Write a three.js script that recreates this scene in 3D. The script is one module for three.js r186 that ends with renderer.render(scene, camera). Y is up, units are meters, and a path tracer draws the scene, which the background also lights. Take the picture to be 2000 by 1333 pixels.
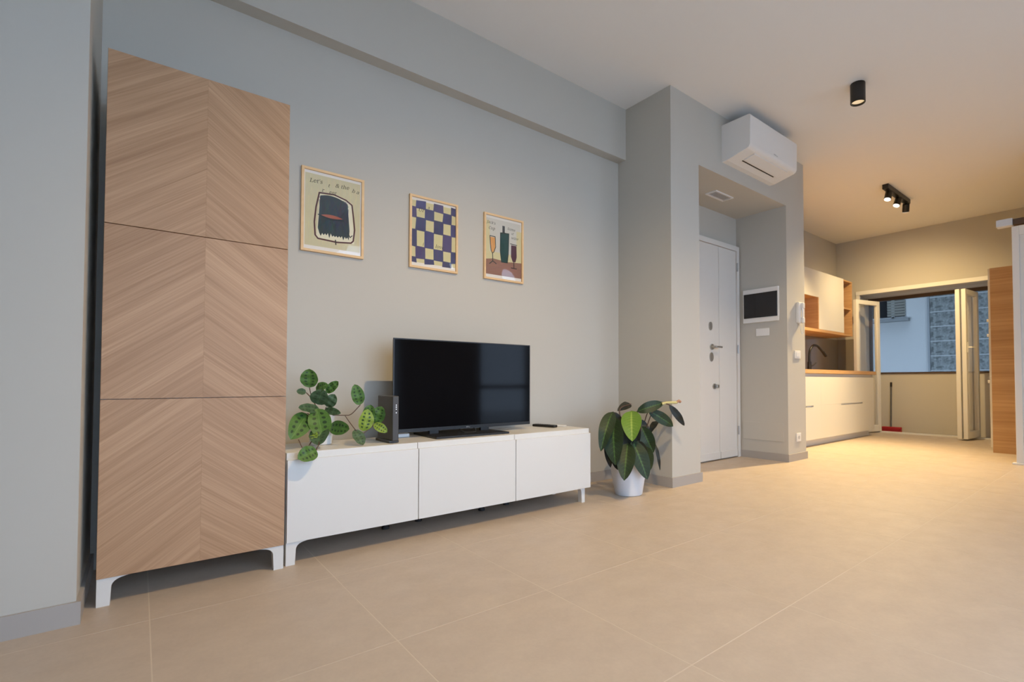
import * as THREE from 'three';
import { RoundedBoxGeometry } from 'three/addons/geometries/RoundedBoxGeometry.js';
import { mergeGeometries } from 'three/addons/utils/BufferGeometryUtils.js';
import { ImprovedNoise } from 'three/addons/math/ImprovedNoise.js';
import { RectAreaLightUniformsLib } from 'three/addons/lights/RectAreaLightUniformsLib.js';

// ---------------------------------------------------------------- camera
const scene = new THREE.Scene();
const F = 983.74;
const camera = new THREE.PerspectiveCamera(2 * Math.atan(666.5 / F) * 180 / Math.PI, 2000 / 1333, 0.05, 200);
camera.setViewOffset(2000, 1333, -114.5, -53.8, 2000, 1333);
camera.position.set(0.1062, 0.8064, 2.4629);
camera.rotation.order = 'YXZ';
camera.rotation.set(0.0248, -0.7077, 0);
camera.focus = 2.7;
camera.userData.fStop = 3.2;
scene.add(camera);

// ---------------------------------------------------------------- sky, exposure
const renderer = new THREE.WebGLRenderer({ antialias: true });
renderer.toneMapping = THREE.LinearToneMapping;
renderer.toneMappingExposure = 1.0;
renderer.shadowMap.enabled = true;
RectAreaLightUniformsLib.init();
scene.background = new THREE.Color().setRGB(0.54, 0.725, 1.0);   // evening sky before dark
scene.backgroundIntensity = 6.5;

// lamp colours and powers (candela)
const WARM = new THREE.Color().setRGB(1.0, 0.72, 0.35);
const LIVING = new THREE.Color().setRGB(1.0, 0.70, 0.32);
const LIVING_CD = 15.8, HALL_CD = 9.6, TRACK_CD = 30, TRACK_END_CD = 13.5;

// ---------------------------------------------------------------- helpers
let seed = 7;
const rnd = () => ((seed = (seed * 16807) % 2147483647) / 2147483647);
const noise = new ImprovedNoise();
const used = new Map();
function numbered(n) { const c = used.get(n) || 0; used.set(n, c + 1); return c ? `${n}_${String(c).padStart(3, '0')}` : n; }
function rgb(r, g, b) { return new THREE.Color().setRGB(r, g, b); }
function std(color, roughness = 0.6, extra = {}) { return new THREE.MeshStandardMaterial({ color, roughness, ...extra }); }
function bx(x0, x1, y0, y1, z0, z1) { const g = new THREE.BoxGeometry(x1 - x0, y1 - y0, z1 - z0); g.translate((x0 + x1) / 2, (y0 + y1) / 2, (z0 + z1) / 2); return g; }
function rb(x0, x1, y0, y1, z0, z1, r = 0.003, seg = 2) { const g = new RoundedBoxGeometry(x1 - x0, y1 - y0, z1 - z0, seg, Math.min(r, (x1 - x0) / 2.01, (y1 - y0) / 2.01, (z1 - z0) / 2.01)); g.translate((x0 + x1) / 2, (y0 + y1) / 2, (z0 + z1) / 2); return g; }
function merge(list) { return list.length === 1 ? list[0] : mergeGeometries(list.map(g => { const h = g.index ? g.toNonIndexed() : g; for (const k of Object.keys(h.attributes)) if (!['position', 'normal', 'uv'].includes(k)) h.deleteAttribute(k); return h; })); }
function mesh(name, geos, mat, parent) {
  const m = new THREE.Mesh(merge(Array.isArray(geos) ? geos : [geos]), mat);
  m.castShadow = m.receiveShadow = true;
  m.name = parent ? name : numbered(name);
  (parent || scene).add(m);
  return m;
}
function struct(name, geos, mat) { const m = mesh(name, geos, mat); m.userData = { kind: 'structure', label: STRUCT_LABELS[name] || name.replace(/_/g, ' '), category: 'structure' }; return m; }
function structGroup(name, label) { const g = new THREE.Group(); g.name = numbered(name); scene.add(g); g.userData = { kind: 'structure', label, category: 'structure' }; return g; }
function thing(name, label, category, pos = [0, 0, 0], turn = 0, group) {
  const g = new THREE.Group(); g.name = numbered(name); g.position.set(...pos); g.rotation.y = turn;
  g.userData = { label, category }; if (group) g.userData.group = group; scene.add(g); return g;
}
function cyl(r0, r1, h, x, y, z, seg = 24) { const g = new THREE.CylinderGeometry(r1, r0, h, seg); g.translate(x, y + h / 2, z); return g; }
function tube(pts, r, seg = 24, rad = 8) { return new THREE.TubeGeometry(new THREE.CatmullRomCurve3(pts.map(p => new THREE.Vector3(...p))), seg, r, rad, false); }
function dataTex(w, h, fn, srgb = true) {
  const d = new Uint8Array(w * h * 4);
  for (let y = 0; y < h; y++) for (let x = 0; x < w; x++) { const c = fn(x / w, y / h); const i = (y * w + x) * 4; d[i] = Math.max(0, Math.min(255, c[0])); d[i + 1] = Math.max(0, Math.min(255, c[1])); d[i + 2] = Math.max(0, Math.min(255, c[2])); d[i + 3] = 255; }
  const t = new THREE.DataTexture(d, w, h); t.magFilter = THREE.LinearFilter; t.minFilter = THREE.LinearMipmapLinearFilter; t.generateMipmaps = true;
  t.wrapS = t.wrapT = THREE.RepeatWrapping; if (srgb) t.colorSpace = THREE.SRGBColorSpace; t.needsUpdate = true; return t;
}
function planarUV(g, ax, ay, sx = 1, sy = 1, ox = 0, oy = 0) {
  const p = g.attributes.position, uv = new Float32Array(p.count * 2); const gx = { x: 'getX', y: 'getY', z: 'getZ' };
  for (let i = 0; i < p.count; i++) { uv[2 * i] = (p[gx[ax]](i) - ox) * sx; uv[2 * i + 1] = (p[gx[ay]](i) - oy) * sy; }
  g.setAttribute('uv', new THREE.BufferAttribute(uv, 2)); return g;
}
function boxUV(g) {   // uv in metres by face direction
  const p = g.attributes.position, n = g.attributes.normal, uv = new Float32Array(p.count * 2);
  for (let i = 0; i < p.count; i++) {
    const a = Math.abs(n.getX(i)), b = Math.abs(n.getY(i)), c = Math.abs(n.getZ(i));
    if (a > b && a > c) { uv[2 * i] = p.getZ(i); uv[2 * i + 1] = p.getY(i); } else if (b > c) { uv[2 * i] = p.getX(i); uv[2 * i + 1] = p.getZ(i); } else { uv[2 * i] = p.getX(i); uv[2 * i + 1] = p.getY(i); }
  }
  g.setAttribute('uv', new THREE.BufferAttribute(uv, 2)); return g;
}
function canvasTex(w, h, draw) {
  const c = document.createElement('canvas'); c.width = w; c.height = h; draw(c.getContext('2d'), w, h);
  const t = new THREE.CanvasTexture(c); t.colorSpace = THREE.SRGBColorSpace; return t;
}

// ---------------------------------------------------------------- materials
const plasterBump = dataTex(256, 256, (u, v) => { const a = 128 + 60 * noise.noise(u * 64, v * 64, 3) + 50 * noise.noise(u * 128, v * 128, 9); return [a, a, a]; }, false);
const M = {
  paint: std(rgb(0.535, 0.51, 0.455), 0.85, { bumpMap: plasterBump, bumpScale: 0.0004 }),
  ceiling: std(rgb(0.82, 0.81, 0.79), 0.9),
  base: std(rgb(0.40, 0.37, 0.34), 0.5),
  grout: std(rgb(0.635, 0.555, 0.46), 0.8),
  white: std(rgb(0.71, 0.695, 0.66), 0.38),
  whiteMatt: std(rgb(0.78, 0.77, 0.74), 0.6),
  whitePlastic: std(rgb(0.80, 0.79, 0.77), 0.35),
  black: std(rgb(0.012, 0.012, 0.013), 0.4),
  blackMatt: std(rgb(0.02, 0.02, 0.021), 0.7),
  darkGrey: std(rgb(0.055, 0.052, 0.05), 0.5),
  screen: new THREE.MeshPhysicalMaterial({ color: rgb(0.004, 0.004, 0.005), roughness: 0.07, ior: 1.5, specularIntensity: 0.2 }),
  steel: std(rgb(0.45, 0.45, 0.44), 0.35, { metalness: 1 }),
  glass: new THREE.MeshPhysicalMaterial({ color: rgb(1, 1, 1), roughness: 0.0, transmission: 1, thickness: 0, ior: 1.5 }),
  brown: std(rgb(0.09, 0.055, 0.035), 0.6),
  red: std(rgb(0.45, 0.02, 0.03), 0.5),
  smoked: new THREE.MeshPhysicalMaterial({ color: rgb(0.012, 0.011, 0.012), roughness: 0.1 }),
};
// oak veneer: long fine grain along u
function oakTone(along, across, k) {
  const broad = noise.noise(across * 9 + k * 7, along * 0.35, k * 3.1);
  const mid = noise.noise(across * 42, along * 0.9 + k, 4.7 + k);
  const fine = noise.noise(across * 190, along * 3.2, 8.3 + k) * 0.7 + noise.noise(across * 420, along * 7, 1.3 + k) * 0.5;
  return broad * 0.45 + mid * 0.5 + fine * 0.8;
}
function chevron(k) {
  return dataTex(768, 820, (u, v) => {
    const x = u * 0.59, y = v * 0.64, left = x < 0.297;
    const dx = Math.abs(x - 0.297);
    const s = 0.78;                                   // slope of the grain
    const q = (y + dx * s) / Math.hypot(1, s), al = (dx - y * s) / Math.hypot(1, s);
    const strip = Math.floor((q + k * 0.03) / 0.085), st = noise.noise(strip * 3.7 + k, left ? 0.4 : 5.9, 2.2) * 0.9;
    const t = oakTone(al + (left ? 3 : 11) + strip * 1.7, q + (left ? 0 : 2.3), k) + st * 0.45;
    const seam = dx < 0.0009 ? -10 : 0;
    return [176 + t * 22 + seam, 139 + t * 22 + seam, 105 + t * 21 + seam];
  });
}
const oakPlain = dataTex(1024, 512, (u, v) => { const t = oakTone(u * 2.0, v * 0.9, 1); return [192 + t * 22, 152 + t * 23, 108 + t * 22]; });
M.oak = std(0xffffff, 0.55, { map: oakPlain });
const tileTex = [0, 1, 2].map(k => dataTex(256, 256, (u, v) => {
  const a = noise.noise(u * 4 + k * 9, v * 7, k + .3) * 5 + noise.noise(u * 18, v * 22, k + 5.1) * 3 + noise.noise(u * 70, v * 70, k + 1.7) * 3;
  return [188 + a, 173 + a, 157 + a * 0.9];
}));
const tileRough = dataTex(256, 256, (u, v) => { const a = 140 + 26 * noise.noise(u * 6, v * 6, 2.2) + 14 * noise.noise(u * 60, v * 60, 6.2); return [a, a, a]; }, false);
M.tiles = tileTex.map(t => std(0xffffff, 0.9, { map: t, roughnessMap: tileRough }));

const STRUCT_LABELS = {
  ceiling: 'white plaster ceiling over living room and kitchen',
  wall_back: 'grey beige wall behind the television bench', wall_pier: 'grey wall pier left of the wooden cabinet',
  wall_pillar: 'grey pillar behind the floor plant', wall_stub: 'short wall carrying fuse box and intercom',
  wall_lintel: 'wall panel over the entrance recess below the air conditioner', wall_kitchen: 'beige kitchen wall behind the sink counter',
  wall_far: 'beige kitchen end wall with balcony door opening', wall_front: 'wall with large windows behind the viewer',
  wall_left: 'side wall of the living room', wall_right: 'partition wall right of the sliding door',
};

// ---------------------------------------------------------------- structure
const H = 3.09, ZW = -0.505, ZP = 0.0545, XP0 = 3.178, XP1 = 3.54, XS0 = 5.014, XS1 = 5.40, XF = 8.89, ZK = -1.0, ZB = 4.0, XL = -1.6, XR = 6.62;
{
  const fl = structGroup('floor', 'floor of large square beige stone tiles');
  mesh('grout_bed', bx(XL, XF + 0.3, -0.12, -0.0004, ZK, ZB), M.grout, fl);
  const px = 0.583, pz = 0.675, x0 = 0.145, z0 = 0.235, gap = 0.0032;
  const zone = (xa, xb, za, zb) => xb > xa + 0.02 && zb > za + 0.02;
  for (let i = -4; i < 17; i++) for (let j = -2; j < 7; j++) {
    const xa = Math.max(x0 + i * px + gap / 2, XL), xb = Math.min(x0 + (i + 1) * px - gap / 2, XF + 0.3), za = Math.max(z0 + j * pz + gap / 2, ZK), zb = Math.min(z0 + (j + 1) * pz - gap / 2, ZB);
    if (!zone(xa, xb, za, zb)) continue;
    if (zb < ZW && xb < XS1) continue;
    if (xa > XR + .1 && za > 1.86) continue;
    const g = bx(xa, xb, -0.01, 0, za, zb); planarUV(g, 'x', 'z', 1 / px, 1 / pz, xa, za);
    mesh('tile', g, M.tiles[(i * 7 + j * 5 + 70) % 3], fl);
  }
}
struct('ceiling', bx(XL - .2, XF + .3, H, H + .2, ZK - .2, ZB + .25), M.ceiling);
struct('wall_back', bx(XL - .2, XS0, 0, H, ZW - .2, ZW), M.paint);
struct('wall_pier', bx(XL, -0.042, 0, H, ZW, 0.11), M.paint);
struct('ceiling_beam', bx(-0.042, XP0, 2.66, H, ZW, -0.415), M.paint).userData.label = 'boxed beam under the ceiling along the television wall';
struct('wall_pillar', bx(XP0, XP1, 0, H, ZW, ZP), M.paint);
struct('wall_lintel', bx(XP1, XS0, 2.57, H, ZW, ZP), M.paint);
struct('wall_stub', bx(XS0, XS1, 0, H, ZK - .2, ZP), M.paint);
struct('wall_kitchen', bx(XS1, XF + .3, 0, H, ZK - .2, ZK), M.paint);
const OZ0 = -0.68, OZ1 = 1.0, OH = 2.19;
struct('wall_far', [bx(XF, XF + .3, 0, H, ZK, OZ0), bx(XF, XF + .3, 0, H, OZ1, 1.87), bx(XF, XF + .3, OH, H, OZ0, OZ1)], M.paint);
struct('wall_right', [bx(XR, XR + .1, 0, H, 1.86, ZB), bx(XR + .1, XF + .3, 0, H, 1.86, 2.0)], M.paint);
struct('wall_left', bx(XL - .2, XL, 0, H, 0.11, ZB + .25), M.paint);
const WIN = [[-0.2, 2.9, 0.05, 2.6], [4.2, 5.2, 0.05, 2.5]];
struct('wall_front', [bx(XL, WIN[0][0], 0, H, ZB, ZB + .25), bx(WIN[0][1], WIN[1][0], 0, H, ZB, ZB + .25), bx(WIN[1][1], XR, 0, H, ZB, ZB + .25),
  bx(WIN[0][0], WIN[0][1], WIN[0][3], H, ZB, ZB + .25), bx(WIN[1][0], WIN[1][1], WIN[1][3], H, ZB, ZB + .25), bx(WIN[0][0], WIN[0][1], 0, 0.05, ZB, ZB + .25), bx(WIN[1][0], WIN[1][1], 0, 0.05, ZB, ZB + .25)], M.paint);
WIN.forEach(([a, b, c, d], k) => {
  const w = structGroup(`window_${k + 1}`, k ? 'narrower glazed balcony window behind the viewer' : 'wide sliding balcony window behind the viewer');
  const n = k ? 1 : 4, zz = ZB + .1;
  mesh('window_frame', [bx(a, b, c, c + .06, zz, zz + .06), bx(a, b, d - .06, d, zz, zz + .06), ...Array.from({ length: n + 1 }, (_, i) => { const x = a + (b - a) * i / n; const x0 = Math.max(a, x - .03); return bx(x0, Math.min(b, x0 + .06), c + .06, d - .06, zz, zz + .06); })], M.whiteMatt, w);
  for (let i = 0; i < n; i++) mesh('pane', bx(a + (b - a) * i / n + .03, a + (b - a) * (i + 1) / n - .03, c + .06, d - .06, zz + .028, zz + .032), M.glass, w);
});
// street and courtyard ground, one storey down
struct('ground', bx(-60, 80, -5.2, -5, -60, 80), std(rgb(.58, .57, .55), .95)).userData.label = 'grey street ground one storey below';
// baseboards
struct('baseboard_back', bx(0, XP0, 0, .075, ZW, ZW + .012), M.base).userData.label = 'stone baseboard along the television wall';
struct('baseboard_pier', [bx(XL, -0.03, 0, .075, .11, .122), bx(-.042, -.03, 0, .075, ZW + .012, .11)], M.base).userData.label = 'stone baseboard around the left wall pier';
struct('baseboard_pillar', [bx(XP0 - .012, XP1 + .012, 0, .075, ZP, ZP + .012), bx(XP0 - .012, XP0, 0, .075, ZW + .012, ZP), bx(XP1, XP1 + .012, 0, .075, ZW, ZP)], M.base).userData.label = 'stone baseboard around the pillar behind the floor plant';
struct('baseboard_stub', [bx(XS0 - .012, XS1 + .012, 0, .075, ZP, ZP + .012), bx(XS0 - .012, XS0, 0, .075, ZW, ZP), bx(XS1, XS1 + .012, 0, .075, ZK, ZP)], M.base).userData.label = 'stone baseboard around the short wall with the fuse box';

// ---------------------------------------------------------------- entrance door
{
  const d = structGroup('door_1', 'white double entrance door in the recess beside the pillar');
  const z = ZW;
  mesh('door_frame', [bx(3.70, 3.76, 0, 2.25, z, z + .045), bx(4.955, 5.0, 0, 2.25, z, z + .045), bx(3.76, 4.955, 2.20, 2.25, z, z + .045)], M.white, d);
  const dl = mesh('door_leaf', rb(3.763, 4.626, .012, 2.197, z, z + .032, .004), M.white, d);
  const dr = mesh('door_leaf', rb(4.632, 4.952, .012, 2.197, z, z + .032, .004), M.white, d);
  mesh('kick_board', rb(3.77, 4.62, .012, .085, z + .032, z + .042, .003), M.white, dl);
  mesh('kick_board', rb(4.638, 4.946, .012, .085, z + .032, z + .042, .003), M.white, dr);
  const hw = (y, x, rx, ry) => { const g = new THREE.CylinderGeometry(1, 1, .012, 24); g.rotateX(Math.PI / 2); g.scale(rx, ry, 1); g.translate(x, y, z + .038); return g; };
  mesh('lock_escutcheon', [hw(1.361, 4.468, .026, .042)], M.steel, dl);
  mesh('door_handle', [hw(1.151, 4.492, .03, .03), (() => { const g = new THREE.CylinderGeometry(.011, .011, .05, 14); g.rotateX(Math.PI / 2); g.translate(4.492, 1.151, z + .065); return g; })(), rb(4.485, 4.60, 1.141, 1.161, z + .078, z + .096, .008)], M.steel, dl);
  mesh('lock_escutcheon', [hw(1.050, 4.482, .028, .046)], M.steel, dl);
  mesh('thumb_turn', [hw(.753, 4.532, .028, .028), rb(4.53, 4.575, .735, .771, z + .044, z + .07, .008)], M.steel, dl);
  for (const y of [.24, 1.1, 1.98]) mesh('hinge', cyl(.009, .009, .09, 4.953, y, z + .05, 12), M.steel, d);
}

// ---------------------------------------------------------------- tall cabinet
function legShape(w, flare, h, mirror) {
  const s = new THREE.Shape(); const m = mirror ? -1 : 1;
  s.moveTo(0, 0); s.lineTo(0, h); s.lineTo(m * flare, h); s.quadraticCurveTo(m * (w + .002), h - .003, m * (w + .001), h - .035); s.lineTo(m * (w - .002), 0); s.lineTo(0, 0);
  return s;
}
function bracketLeg(x, z, h, mirror, w = .036, flare = .085) {
  const g = new THREE.ExtrudeGeometry(legShape(w, flare, h, mirror), { depth: .034, bevelEnabled: true, bevelSize: .0015, bevelThickness: .0015, bevelSegments: 2, curveSegments: 10 });
  g.translate(x, 0, z); return g;
}
{
  const t = thing('tall_cabinet', 'tall wooden cabinet with chevron oak doors on white legs', 'cabinet', [0, 0, 0]);
  const W = .590;
  mesh('carcass', [bx(.001, W - .001, .1, 2.02, -.42, -.4), bx(.001, .019, .1, 2.02, -.4, -.021), bx(W - .019, W - .001, .1, 2.02, -.4, -.021), bx(.019, W - .019, .1, .118, -.4, -.021), bx(.019, W - .019, 2.002, 2.02, -.4, -.021), bx(.019, W - .019, .73, .748, -.4, -.03), bx(.019, W - .019, 1.37, 1.388, -.4, -.03)], M.white, t);
  [0, 1, 2].forEach(k => {
    const y0 = .1 + k * .64 + (k ? .0012 : 0), y1 = .1 + (k + 1) * .64 - (k < 2 ? .0012 : 0);
    const g = rb(0, W, y0, y1, -.019, 0, .0012, 1); planarUV(g, 'x', 'y', 1 / W, 1 / .64, 0, .1 + k * .64);
    const d = mesh('door', g, std(0xffffff, .5, { map: chevron(k * 3 + 1) }), t);
    d.userData = { label: ['lower chevron oak door', 'middle chevron oak door', 'upper chevron oak door'][k] };
  });
  for (const [x, z, m] of [[.002, -.04, false], [W - .002, -.04, true], [.002, -.41, false], [W - .002, -.41, true]]) mesh('leg', bracketLeg(x, z, .0985, m), M.white, t);
}

// ---------------------------------------------------------------- low cabinets under the TV
const TOP = .49;
[0, 1, 2].forEach(k => {
  const x0 = .6 + k * .6, x1 = x0 + .6;
  const t = thing('low_cabinet', ['white low cabinet beside the tall wooden cabinet, under the spotted plant', 'white low cabinet in the middle of the row under the television', 'white low cabinet at the end of the row nearest the floor plant'][k], 'cabinet', [0, 0, 0], 0, 'white low cabinets in a row');
  mesh('carcass', [rb(x0 + .001, x1 - .001, .44, TOP, -.40, -.0275, .002), bx(x0 + .001, x1 - .001, .1, .118, -.40, -.036), bx(x0 + .001, x0 + .019, .118, .44, -.40, -.036), bx(x1 - .019, x1 - .001, .118, .44, -.40, -.036), bx(x0 + .019, x1 - .019, .118, .44, -.40, -.385)], M.white, t);
  mesh('front', rb(x0 + .0018, x1 - .0018, .1, .4595, -.0274, -.0120, .0012), M.white, t);
  if (k === 0) { mesh('leg', bracketLeg(x0 + .002, -.055, .0985, false), M.white, t); mesh('leg', bracketLeg(x0 + .002, -.385, .0985, false), M.white, t); }
  if (k === 2) { mesh('leg', bracketLeg(x1 - .03, -.075, .0985, true, .026, .05), M.white, t); mesh('leg', bracketLeg(x1 - .03, -.385, .0985, true, .026, .05), M.white, t); }
  if (k < 2) { for (const z of [-.30]) mesh('support_foot', [cyl(.02, .02, .012, x1 - .06, 0, z), cyl(.016, .016, .088, x1 - .06, .012, z)], M.blackMatt, t); }
  if (k > 0) mesh('support_foot', [cyl(.02, .02, .012, x0 + .14, 0, -.33), cyl(.016, .016, .088, x0 + .14, .012, -.33)], M.blackMatt, t);
});

// ---------------------------------------------------------------- television
{
  const t = thing('television', 'black flat screen television on the white low cabinets', 'television', [0, 0, 0]);
  const x0 = 1.155, x1 = 2.071, y0 = .522, y1 = 1.043, z = -.25;
  mesh('back_cover', [rb(x0 + .004, x1 - .004, y0 + .004, y1 - .004, z - .022, z - .004, .004), rb(x0 + .12, x1 - .12, y0 + .03, y0 + .32, z - .065, z - .02, .012)], M.blackMatt, t);
  mesh('bezel', [bx(x0, x1, y0, y0 + .019, z - .006, z + .002), bx(x0, x1, y1 - .006, y1, z - .006, z + .002), bx(x0, x0 + .006, y0 + .019, y1 - .006, z - .006, z + .002), bx(x1 - .006, x1, y0 + .019, y1 - .006, z - .006, z + .002)], M.black, t);
  mesh('screen', bx(x0 + .006, x1 - .006, y0 + .019, y1 - .006, z - .005, z), M.screen, t);
  mesh('badge', [bx(1.602, 1.606, y0 + .006, y0 + .013, z + .002, z + .0024), bx(1.610, 1.614, y0 + .006, y0 + .013, z + .002, z + .0024), bx(1.618, 1.626, y0 + .006, y0 + .009, z + .002, z + .0024)], std(rgb(.35, .35, .35), .4), t);
  const plate = new THREE.Shape(); plate.moveTo(1.345, .41); plate.lineTo(1.79, .41); plate.lineTo(1.80, .09); plate.lineTo(1.335, .09); plate.closePath();
  const hole = new THREE.Path(); hole.moveTo(1.37, .37); hole.lineTo(1.375, .165); hole.lineTo(1.76, .165); hole.lineTo(1.765, .37); hole.closePath(); 
  const g = new THREE.ExtrudeGeometry(plate, { depth: .008, bevelEnabled: true, bevelSize: .002, bevelThickness: .002, bevelSegments: 2 }); g.rotateX(-Math.PI / 2); g.translate(0, TOP + .0025, 0);
  mesh('base_plate', g, M.black, t);
  for (const x of [1.40, 1.735]) mesh('neck', rb(x - .03, x + .03, TOP + .008, y0 + .02, z - .03, z - .006, .006), M.black, t);
  mesh('cable', [tube([[1.56, y0 + .01, z - .03], [1.57, .505, -.22], [1.62, .502, -.2], [1.66, .506, -.24], [1.66, y0 + .01, z - .03]], .0035, 24, 6)], M.blackMatt, t);
}

// ---------------------------------------------------------------- router, remote, cards
{
  const t = thing('wifi_router', 'dark grey upright router standing between the spotted plant and the television', 'router', [1.097, TOP, -.165]);
  mesh('housing', rb(-.016, .016, .012, .24, -.105, .105, .004), M.darkGrey, t);
  mesh('foot', rb(-.026, .026, 0, .014, -.11, .085, .004), M.darkGrey, t);
  for (const y of [.194, .184, .173, .155]) mesh('indicator_light', cyl(.0022, .0022, .002, 0, 0, 0, 10).rotateX(Math.PI / 2).translate(.002, y, .1045), new THREE.MeshStandardMaterial({ color: 0xffffff, emissive: 0xe8f0ff, emissiveIntensity: 1.2 }), t);
  const r = thing('remote_control', 'slim black remote control lying on the low cabinet beside the television', 'remote', [2.235, TOP, -.30], .25);
  mesh('body', rb(-.022, .022, 0, .017, -.095, .095, .006), M.black, r);
  for (let i = 0; i < 6; i++) for (const x of [-.01, 0, .01]) mesh('button', rb(x - .0035, x + .0035, .0165, .0185, -.07 + i * .02, -.063 + i * .02, .0008, 1), M.darkGrey, r);
  const c = thing('small_remote', 'small white remote lying flat near the end of the low cabinet', 'remote', [2.325, TOP, -.27], .5);
  mesh('body', rb(-.02, .02, 0, .011, -.06, .06, .004), M.whitePlastic, c);
  mesh('display', rb(-.014, .014, .0105, .0116, -.05, -.02, .0004, 1), std(rgb(.45, .46, .42), .3), c);
  const b = thing('white_cable_box', 'small white adapter behind the television on the low cabinet', 'adapter', [1.21, TOP, -.33]);
  mesh('body', rb(-.06, .06, 0, .022, -.035, .035, .006), M.whitePlastic, b); mesh('port', rb(.05, .0605, .008, .016, -.01, .01, .001, 1), M.black, b);
}

{
  const k = thing('power_cord', 'grey power cord lying by the wall between low cabinet and floor plant', 'cord', [2.5, 0, -.45]);
  mesh('cord', tube([[-.12, .09, .0], [-.05, .02, .03], [.06, .006, .06], [.14, .05, .02], [.10, .13, -.02], [.16, .17, -.035], [.2, .2, -.04]], .005, 50, 8), std(rgb(.42, .4, .37), .5), k);
  mesh('plug', rb(.185, .225, .18, .225, -.053, -.025, .006), M.whitePlastic, k);
}
// ---------------------------------------------------------------- framed posters
const inkText = (g, s, x, y, size, rot = 0) => { g.save(); g.translate(x, y); g.rotate(rot); g.font = `italic ${size}px serif`; g.fillText(s, 0, 0); g.restore(); };
function brush(g, pts, col, w) { g.strokeStyle = col; g.lineWidth = w; g.lineJoin = g.lineCap = 'round'; g.beginPath(); pts.forEach((p, i) => i ? g.lineTo(p[0], p[1]) : g.moveTo(p[0], p[1])); g.stroke(); }
const art = [
  canvasTex(512, 730, (g, w, h) => {
    g.fillStyle = '#e6e2dc'; g.fillRect(0, 0, w, h);
    g.fillStyle = '#cdc5a2'; g.fillRect(10, 26, w - 20, h - 62);
    for (let i = 0; i < 500; i++) { g.fillStyle = `rgba(${205 + rnd() * 25 | 0},${194 + rnd() * 24 | 0},${140 + rnd() * 40 | 0},.2)`; g.fillRect(10 + rnd() * 486, 26 + rnd() * 600, 3 + rnd() * 6, 40 + rnd() * 40); }
    g.fillStyle = '#e4dfc6'; g.beginPath(); g.moveTo(135, 205); g.lineTo(300, 190); g.lineTo(420, 240); g.lineTo(450, 620); g.lineTo(110, 610); g.fill();
    g.fillStyle = '#35434a'; g.beginPath(); g.moveTo(140, 215); g.bezierCurveTo(220, 185, 300, 195, 385, 245); g.lineTo(405, 500); for (let i = 0; i < 22; i++) g.lineTo(398 - i * 12.5, 545 + (i % 2 ? 0 : 30) + rnd() * 26); g.lineTo(122, 520); g.closePath(); g.fill();
    for (let i = 0; i < 90; i++) brush(g, [[130 + rnd() * 260, 220 + rnd() * 120], [130 + rnd() * 260, 420 + rnd() * 140]], `rgba(${30 + rnd() * 40 | 0},${40 + rnd() * 40 | 0},${52 + rnd() * 45 | 0},.35)`, 6 + rnd() * 10);
    g.fillStyle = '#a8604f'; g.beginPath(); g.moveTo(148, 395); g.quadraticCurveTo(240, 360, 345, 398); g.quadraticCurveTo(240, 425, 148, 395); g.fill();
    brush(g, [[125, 395], [230, 425], [350, 412]], '#23343a', 9);
    brush(g, [[132, 190], [105, 330], [92, 470], [100, 590], [125, 620], [290, 628], [420, 612], [440, 590], [452, 480], [440, 360], [425, 245], [370, 208], [260, 180], [132, 190]], '#4b2530', 13);
    brush(g, [[390, 520], [410, 560], [430, 540]], '#2b3035', 8); brush(g, [[278, 610], [282, 650]], '#2b3035', 10);
    g.fillStyle = '#39352f'; inkText(g, "Let's", 45, 110, 52, -.06); inkText(g, 't', 205, 120, 46); inkText(g, '& the', 270, 108, 50, -.05); inkText(g, 'b a', 420, 116, 48, .1); inkText(g, 'r', 150, 175, 46); inkText(g, 'ent', 215, 178, 42);
  }),
  canvasTex(512, 730, (g, w, h) => {
    g.fillStyle = '#e6e1d8'; g.fillRect(0, 0, w, h);
    g.fillStyle = '#d2c898'; g.fillRect(0, 30, w, h - 70);
    for (let i = 0; i < 300; i++) { g.fillStyle = `rgba(${208 + rnd() * 25 | 0},${194 + rnd() * 25 | 0},${130 + rnd() * 45 | 0},.25)`; g.fillRect(rnd() * w, 30 + rnd() * 590, 4, 40); }
    const xs = [0, 52, 152, 252, 360, 455, 512], ys = [28, 105, 212, 340, 520, 640, 690];
    const dark = ['#4b4c6e', '#50507a', '#45496c', '#554c70', '#474a66'];
    for (let r = 0; r < 6; r++) for (let c = 0; c < 6; c++) if ((r + c) % 2 === 1) {
      g.fillStyle = dark[(r * 3 + c) % 5]; const j = () => rnd() * 12 - 6;
      g.beginPath(); g.moveTo(xs[c] + j(), ys[r] - 5 + j()); g.lineTo(xs[c + 1] + 8 + j(), ys[r] - 4 + j()); g.lineTo(xs[c + 1] + 6 + j(), ys[r + 1] + 6 + j()); g.lineTo(xs[c] - 4 + j(), ys[r + 1] + 6 + j()); g.fill();
      for (let i = 0; i < 10; i++) { const x = xs[c] + rnd() * (xs[c + 1] - xs[c]); brush(g, [[x, ys[r] + 8], [x + j(), ys[r + 1] - 8]], `rgba(${55 + rnd() * 40 | 0},${55 + rnd() * 40 | 0},${95 + rnd() * 45 | 0},.4)`, 5); }
    }
    g.fillStyle = '#3a3833'; inkText(g, 'Ur', 74, 140, 58); inkText(g, 'a', 180, 92, 42); inkText(g, 'i', 125, 500, 44); inkText(g, 'love', 270, 500, 50, .04);
  }),
  canvasTex(512, 730, (g, w, h) => {
    g.fillStyle = '#dcd9d2'; g.fillRect(0, 0, w, h);
    g.fillStyle = '#c8c6bd'; g.fillRect(10, 28, w - 20, 480); g.fillStyle = '#cfc79c'; g.fillRect(0, 60, 60, 420); g.fillRect(440, 120, 72, 420); g.fillRect(0, 370, w, 150);
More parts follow.
